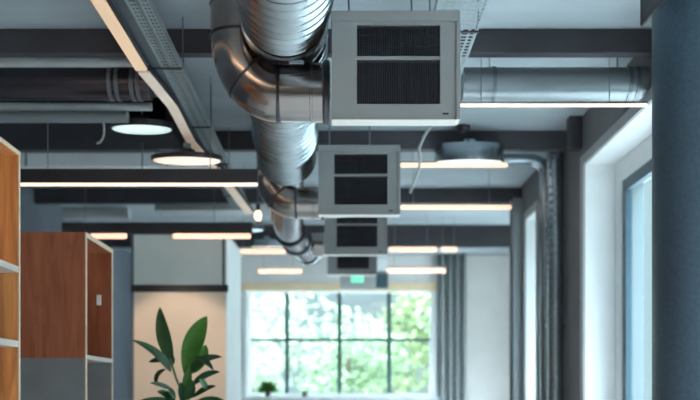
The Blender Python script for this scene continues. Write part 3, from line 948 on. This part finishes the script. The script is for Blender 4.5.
leaves = [
    # base, tip, width(px), bend, facing, material, wpos
    ((172, 361, 0.0), (160, 307, 0.03), 14.5, (-0.03, -0.02, 0.0), (-0.15, -1, 0.05), 'leafd', 0.42),
    ((184, 374, 0.0), (207, 316, -0.05), 20, (-0.03, 0.0, 0.015), (0.0, -1, 0.15), 'leafm', 0.54),
    ((190, 374, 0.04), (206, 345, 0.07), 15, (0.02, 0.0, 0.0), (0.1, -1, 0.1), 'leafm', 0.5),
    ((171, 372, 0.0), (132, 340, -0.10), 8.5, (0.05, 0.0, 0.05), (0.5, -1, 0.25), 'leafd', 0.38),
    ((186, 375, 0.0), (222, 357, -0.12), 9.5, (-0.01, 0.0, 0.07), (-0.2, -1, 0.5), 'leafb', 0.42),
    ((194, 357, -0.06), (213, 370, -0.14), 6, (0.02, 0.0, 0.03), (0.2, -1, 0.4), 'leafb', 0.5),
    ((190, 388, 0.0), (220, 372, -0.08), 8, (-0.01, 0.0, 0.05), (0.0, -1, 0.6), 'leafb', 0.5),
    ((172, 390, 0.0), (150, 383, -0.1), 5, (0.0, 0.0, 0.02), (0.2, -1, 0.5), 'leafb', 0.45),
    ((166, 369, 0.0), (157, 386, -0.06), 6.5, (-0.05, 0.0, 0.03), (-0.6, -1, 0.2), 'leafd', 0.5),
    ((174, 362, 0.0), (149, 362, 0.08), 6, (0.0, 0.0, 0.03), (0.2, -1, 0.4), 'leafb', 0.6),
    ((172, 366, 0.02), (170, 353, 0.0), 6, (0.01, 0.0, 0.0), (0.2, -1, 0.4), 'leafb', 0.5),
    ((186, 396, 0.0), (190, 366, -0.05), 9, (-0.01, 0.0, 0.0), (0.1, -1, 0.3), 'leafm', 0.5),
    ((192, 398, 0.0), (216, 386, -0.06), 6, (0.0, 0.0, 0.03), (0.0, -1, 0.5), 'leafd', 0.5),
    ((207, 390, -0.04), (199, 379, -0.1), 6, (0.01, 0.0, 0.01), (0.2, -1, 0.3), 'leafd', 0.5),
    ((187, 400, 0.0), (192, 380, -0.09), 9, (0.02, 0.0, 0.0), (0.1, -1, 0.2), 'leafd', 0.5),
    ((183, 404, 0.0), (181, 382, -0.1), 9, (0.01, 0.0, 0.0), (-0.2, -1, 0.3), 'leafb', 0.5),
    ((176, 402, 0.0), (157, 392, -0.1), 8, (0.0, 0.0, 0.03), (0.0, -1, 0.5), 'leafd', 0.5),
    ((176, 398, 0.0), (168, 388, -0.12), 7, (0.0, 0.0, 0.0), (0.0, -1, 0.5), 'leafb', 0.5),
    ((184, 408, 0.0), (139, 401, -0.14), 8, (0.0, 0.0, 0.05), (0.0, -1, 0.8), 'leafd', 0.4),
    ((190, 408, 0.0), (226, 402, -0.14), 9, (0.0, 0.0, 0.06), (0.0, -1, 0.8), 'leafd', 0.4),
    ((186, 420, 0.0), (150, 425, -0.2), 12, (0.0, 0.0, 0.08), (0.0, -0.6, 1), 'leafm', 0.5),
    ((186, 430, 0.0), (222, 440, -0.2), 12, (0.0, 0.0, 0.08), (0.0, -0.6, 1), 'leafm', 0.5),
    ((186, 440, 0.0), (190, 450, -0.35), 14, (0.0, 0.0, 0.10), (0.0, -0.6, 1), 'leafd', 0.5),
    ((186, 420, 0.0), (190, 410, 0.35), 14, (0.0, 0.0, 0.10), (0.0, 0.6, 1), 'leafd', 0.5),
]
for (b, t, wd, bend, face, m, wp) in leaves:
    bm = bmesh.new()
    leaf(bm, pl(*b), pl(*t), wd / 149.5, bend, face, 0.22, 14, 1.0, wp)
    finish('leaf', bm, m, root, smooth=True)

# small sill plant and cup
Y = YF - 0.08
sx = X(268, Y)
root = thing('potted_plant', 'tiny bushy plant in a small pot on the gridded window sill', 'plant', (sx, Y, WZ0))
T('pot', [(sx, Y, WZ0 + h) for h in (0.001, 0.005, 0.085, 0.09, 0.075)], [0.035, 0.04, 0.052, 0.05, 0.045], 'dark', root, 24)
bm = bmesh.new()
for i in range(90):
    a = random.uniform(0, 6.28); el = random.uniform(-0.1, 1.5)
    L = random.uniform(0.10, 0.19)
    d = Vector((math.cos(a) * math.cos(el), 0.45 * math.sin(a) * math.cos(el), math.sin(el)))
    b = Vector((sx, Y, WZ0 + 0.08)) + d * 0.02
    leaf(bm, b, b + d * L, 0.05, (0, 0, 0.03), (random.uniform(-.5, .5), -1, random.uniform(0, 1)), 0.2, 5)
finish('foliage', bm, 'leafm', root, smooth=True)
cx = X(304.5, Y)
root = thing('cup', 'small dark cup standing on the sill right of the tiny plant', 'cup', (cx, Y, WZ0))
T('cup_body', [(cx, Y, WZ0 + h) for h in (0.001, 0.004, 0.10, 0.10, 0.01)], [0.03, 0.036, 0.045, 0.040, 0.03], 'dark', root, 24)
T('handle', [(cx + 0.04, Y, WZ0 + 0.025), (cx + 0.07, Y, WZ0 + 0.035), (cx + 0.075, Y, WZ0 + 0.06), (cx + 0.04, Y, WZ0 + 0.08)], 0.006, 'dark', root, 8)

# ---------------------------------------------------------------- outdoors
struct(B('ground', (-45, 45, -30, 75, -0.9, -0.5), 'grass'))


def tree_proto(m, H, R, nleaf, seed):
    rnd = random.Random(seed)
    r = thing('tree', 'x', 'tree', (0, 0, -0.5), 'trees beyond the gridded window')
    r.location = (0, 0, 0)
    T('trunk', [(0, 0, 0), (0.05, 0, H * 0.3), (-0.03, 0.05, H * 0.55), (0, 0, H * 0.8)], [0.16, 0.13, 0.09, 0.04], 'bark', r, 10)
    cl = [(Vector((rnd.uniform(-.7, .7) * R, rnd.uniform(-.6, .6) * R, H * rnd.uniform(0.25, 0.95))), R * rnd.uniform(0.3, 0.5)) for _ in range(16)]
    bm = bmesh.new()
    for i in range(nleaf):
        c, q = rnd.choice(cl)
        v = Vector((rnd.gauss(0, 1), rnd.gauss(0, 1), rnd.gauss(0, 1))).normalized() * q * rnd.uniform(0.6, 1.0)
        p = c + v
        s = rnd.uniform(0.07, 0.15)
        u = Vector((rnd.gauss(0, 1), rnd.gauss(0, 1), rnd.gauss(0, 1))).normalized()
        k = u.orthogonal().normalized()
        vs = [bm.verts.new(p + u * s), bm.verts.new(p + k * s * 0.6), bm.verts.new(p - u * s), bm.verts.new(p - k * s * 0.6)]
        bm.faces.new(vs)
    finish('crown', bm, m, r)
    for z_ in (0.35, 0.5, 0.62):
        a = rnd.uniform(0, 6.28)
        T('branch', [(0, 0, H * z_), (math.cos(a) * R * 0.3, math.sin(a) * R * 0.3, H * (z_ + 0.1)), (math.cos(a) * R * 0.6, math.sin(a) * R * 0.6, H * (z_ + 0.16))], [0.06, 0.04, 0.015], 'bark', r, 8)
    return r


tp = [tree_proto('t1', 5.0, 2.3, 3600, 1), tree_proto('t2', 5.5, 2.4, 3000, 2), tree_proto('t3', 4.6, 2.2, 3000, 3)]
spots = [(0, 4.2, 25, 0.0, 0.95, 'bright yellow-green tree seen through the right panes of the gridded window'),
         (2, 0.2, 26.5, 1.0, 0.8, 'mid green tree seen through the lower middle of the gridded window'),
         (1, -3.7, 27, 2.0, 0.95, 'pale tree seen through the left panes of the gridded window'),
         (0, 3.9, 34, 2.4, 1.25, 'tall light green tree at the right, behind the nearer trees outside'),
         (1, -3.3, 35, 0.7, 1.2, 'palest distant tree, behind the left window panes'),
         (2, -10.5, 36, 3.0, 1.0, 'dull green tree outside, farthest to the left')]
used = set()
for (k, x, y, rz, sc_, lb) in spots:
    o = tp[k] if k not in used else copy_tree(tp[k])
    used.add(k)
    o.location = (x, y, -0.5)
    o.rotation_euler = (0, 0, rz)
    o.scale = (sc_, sc_, sc_)
    o['label'] = lb
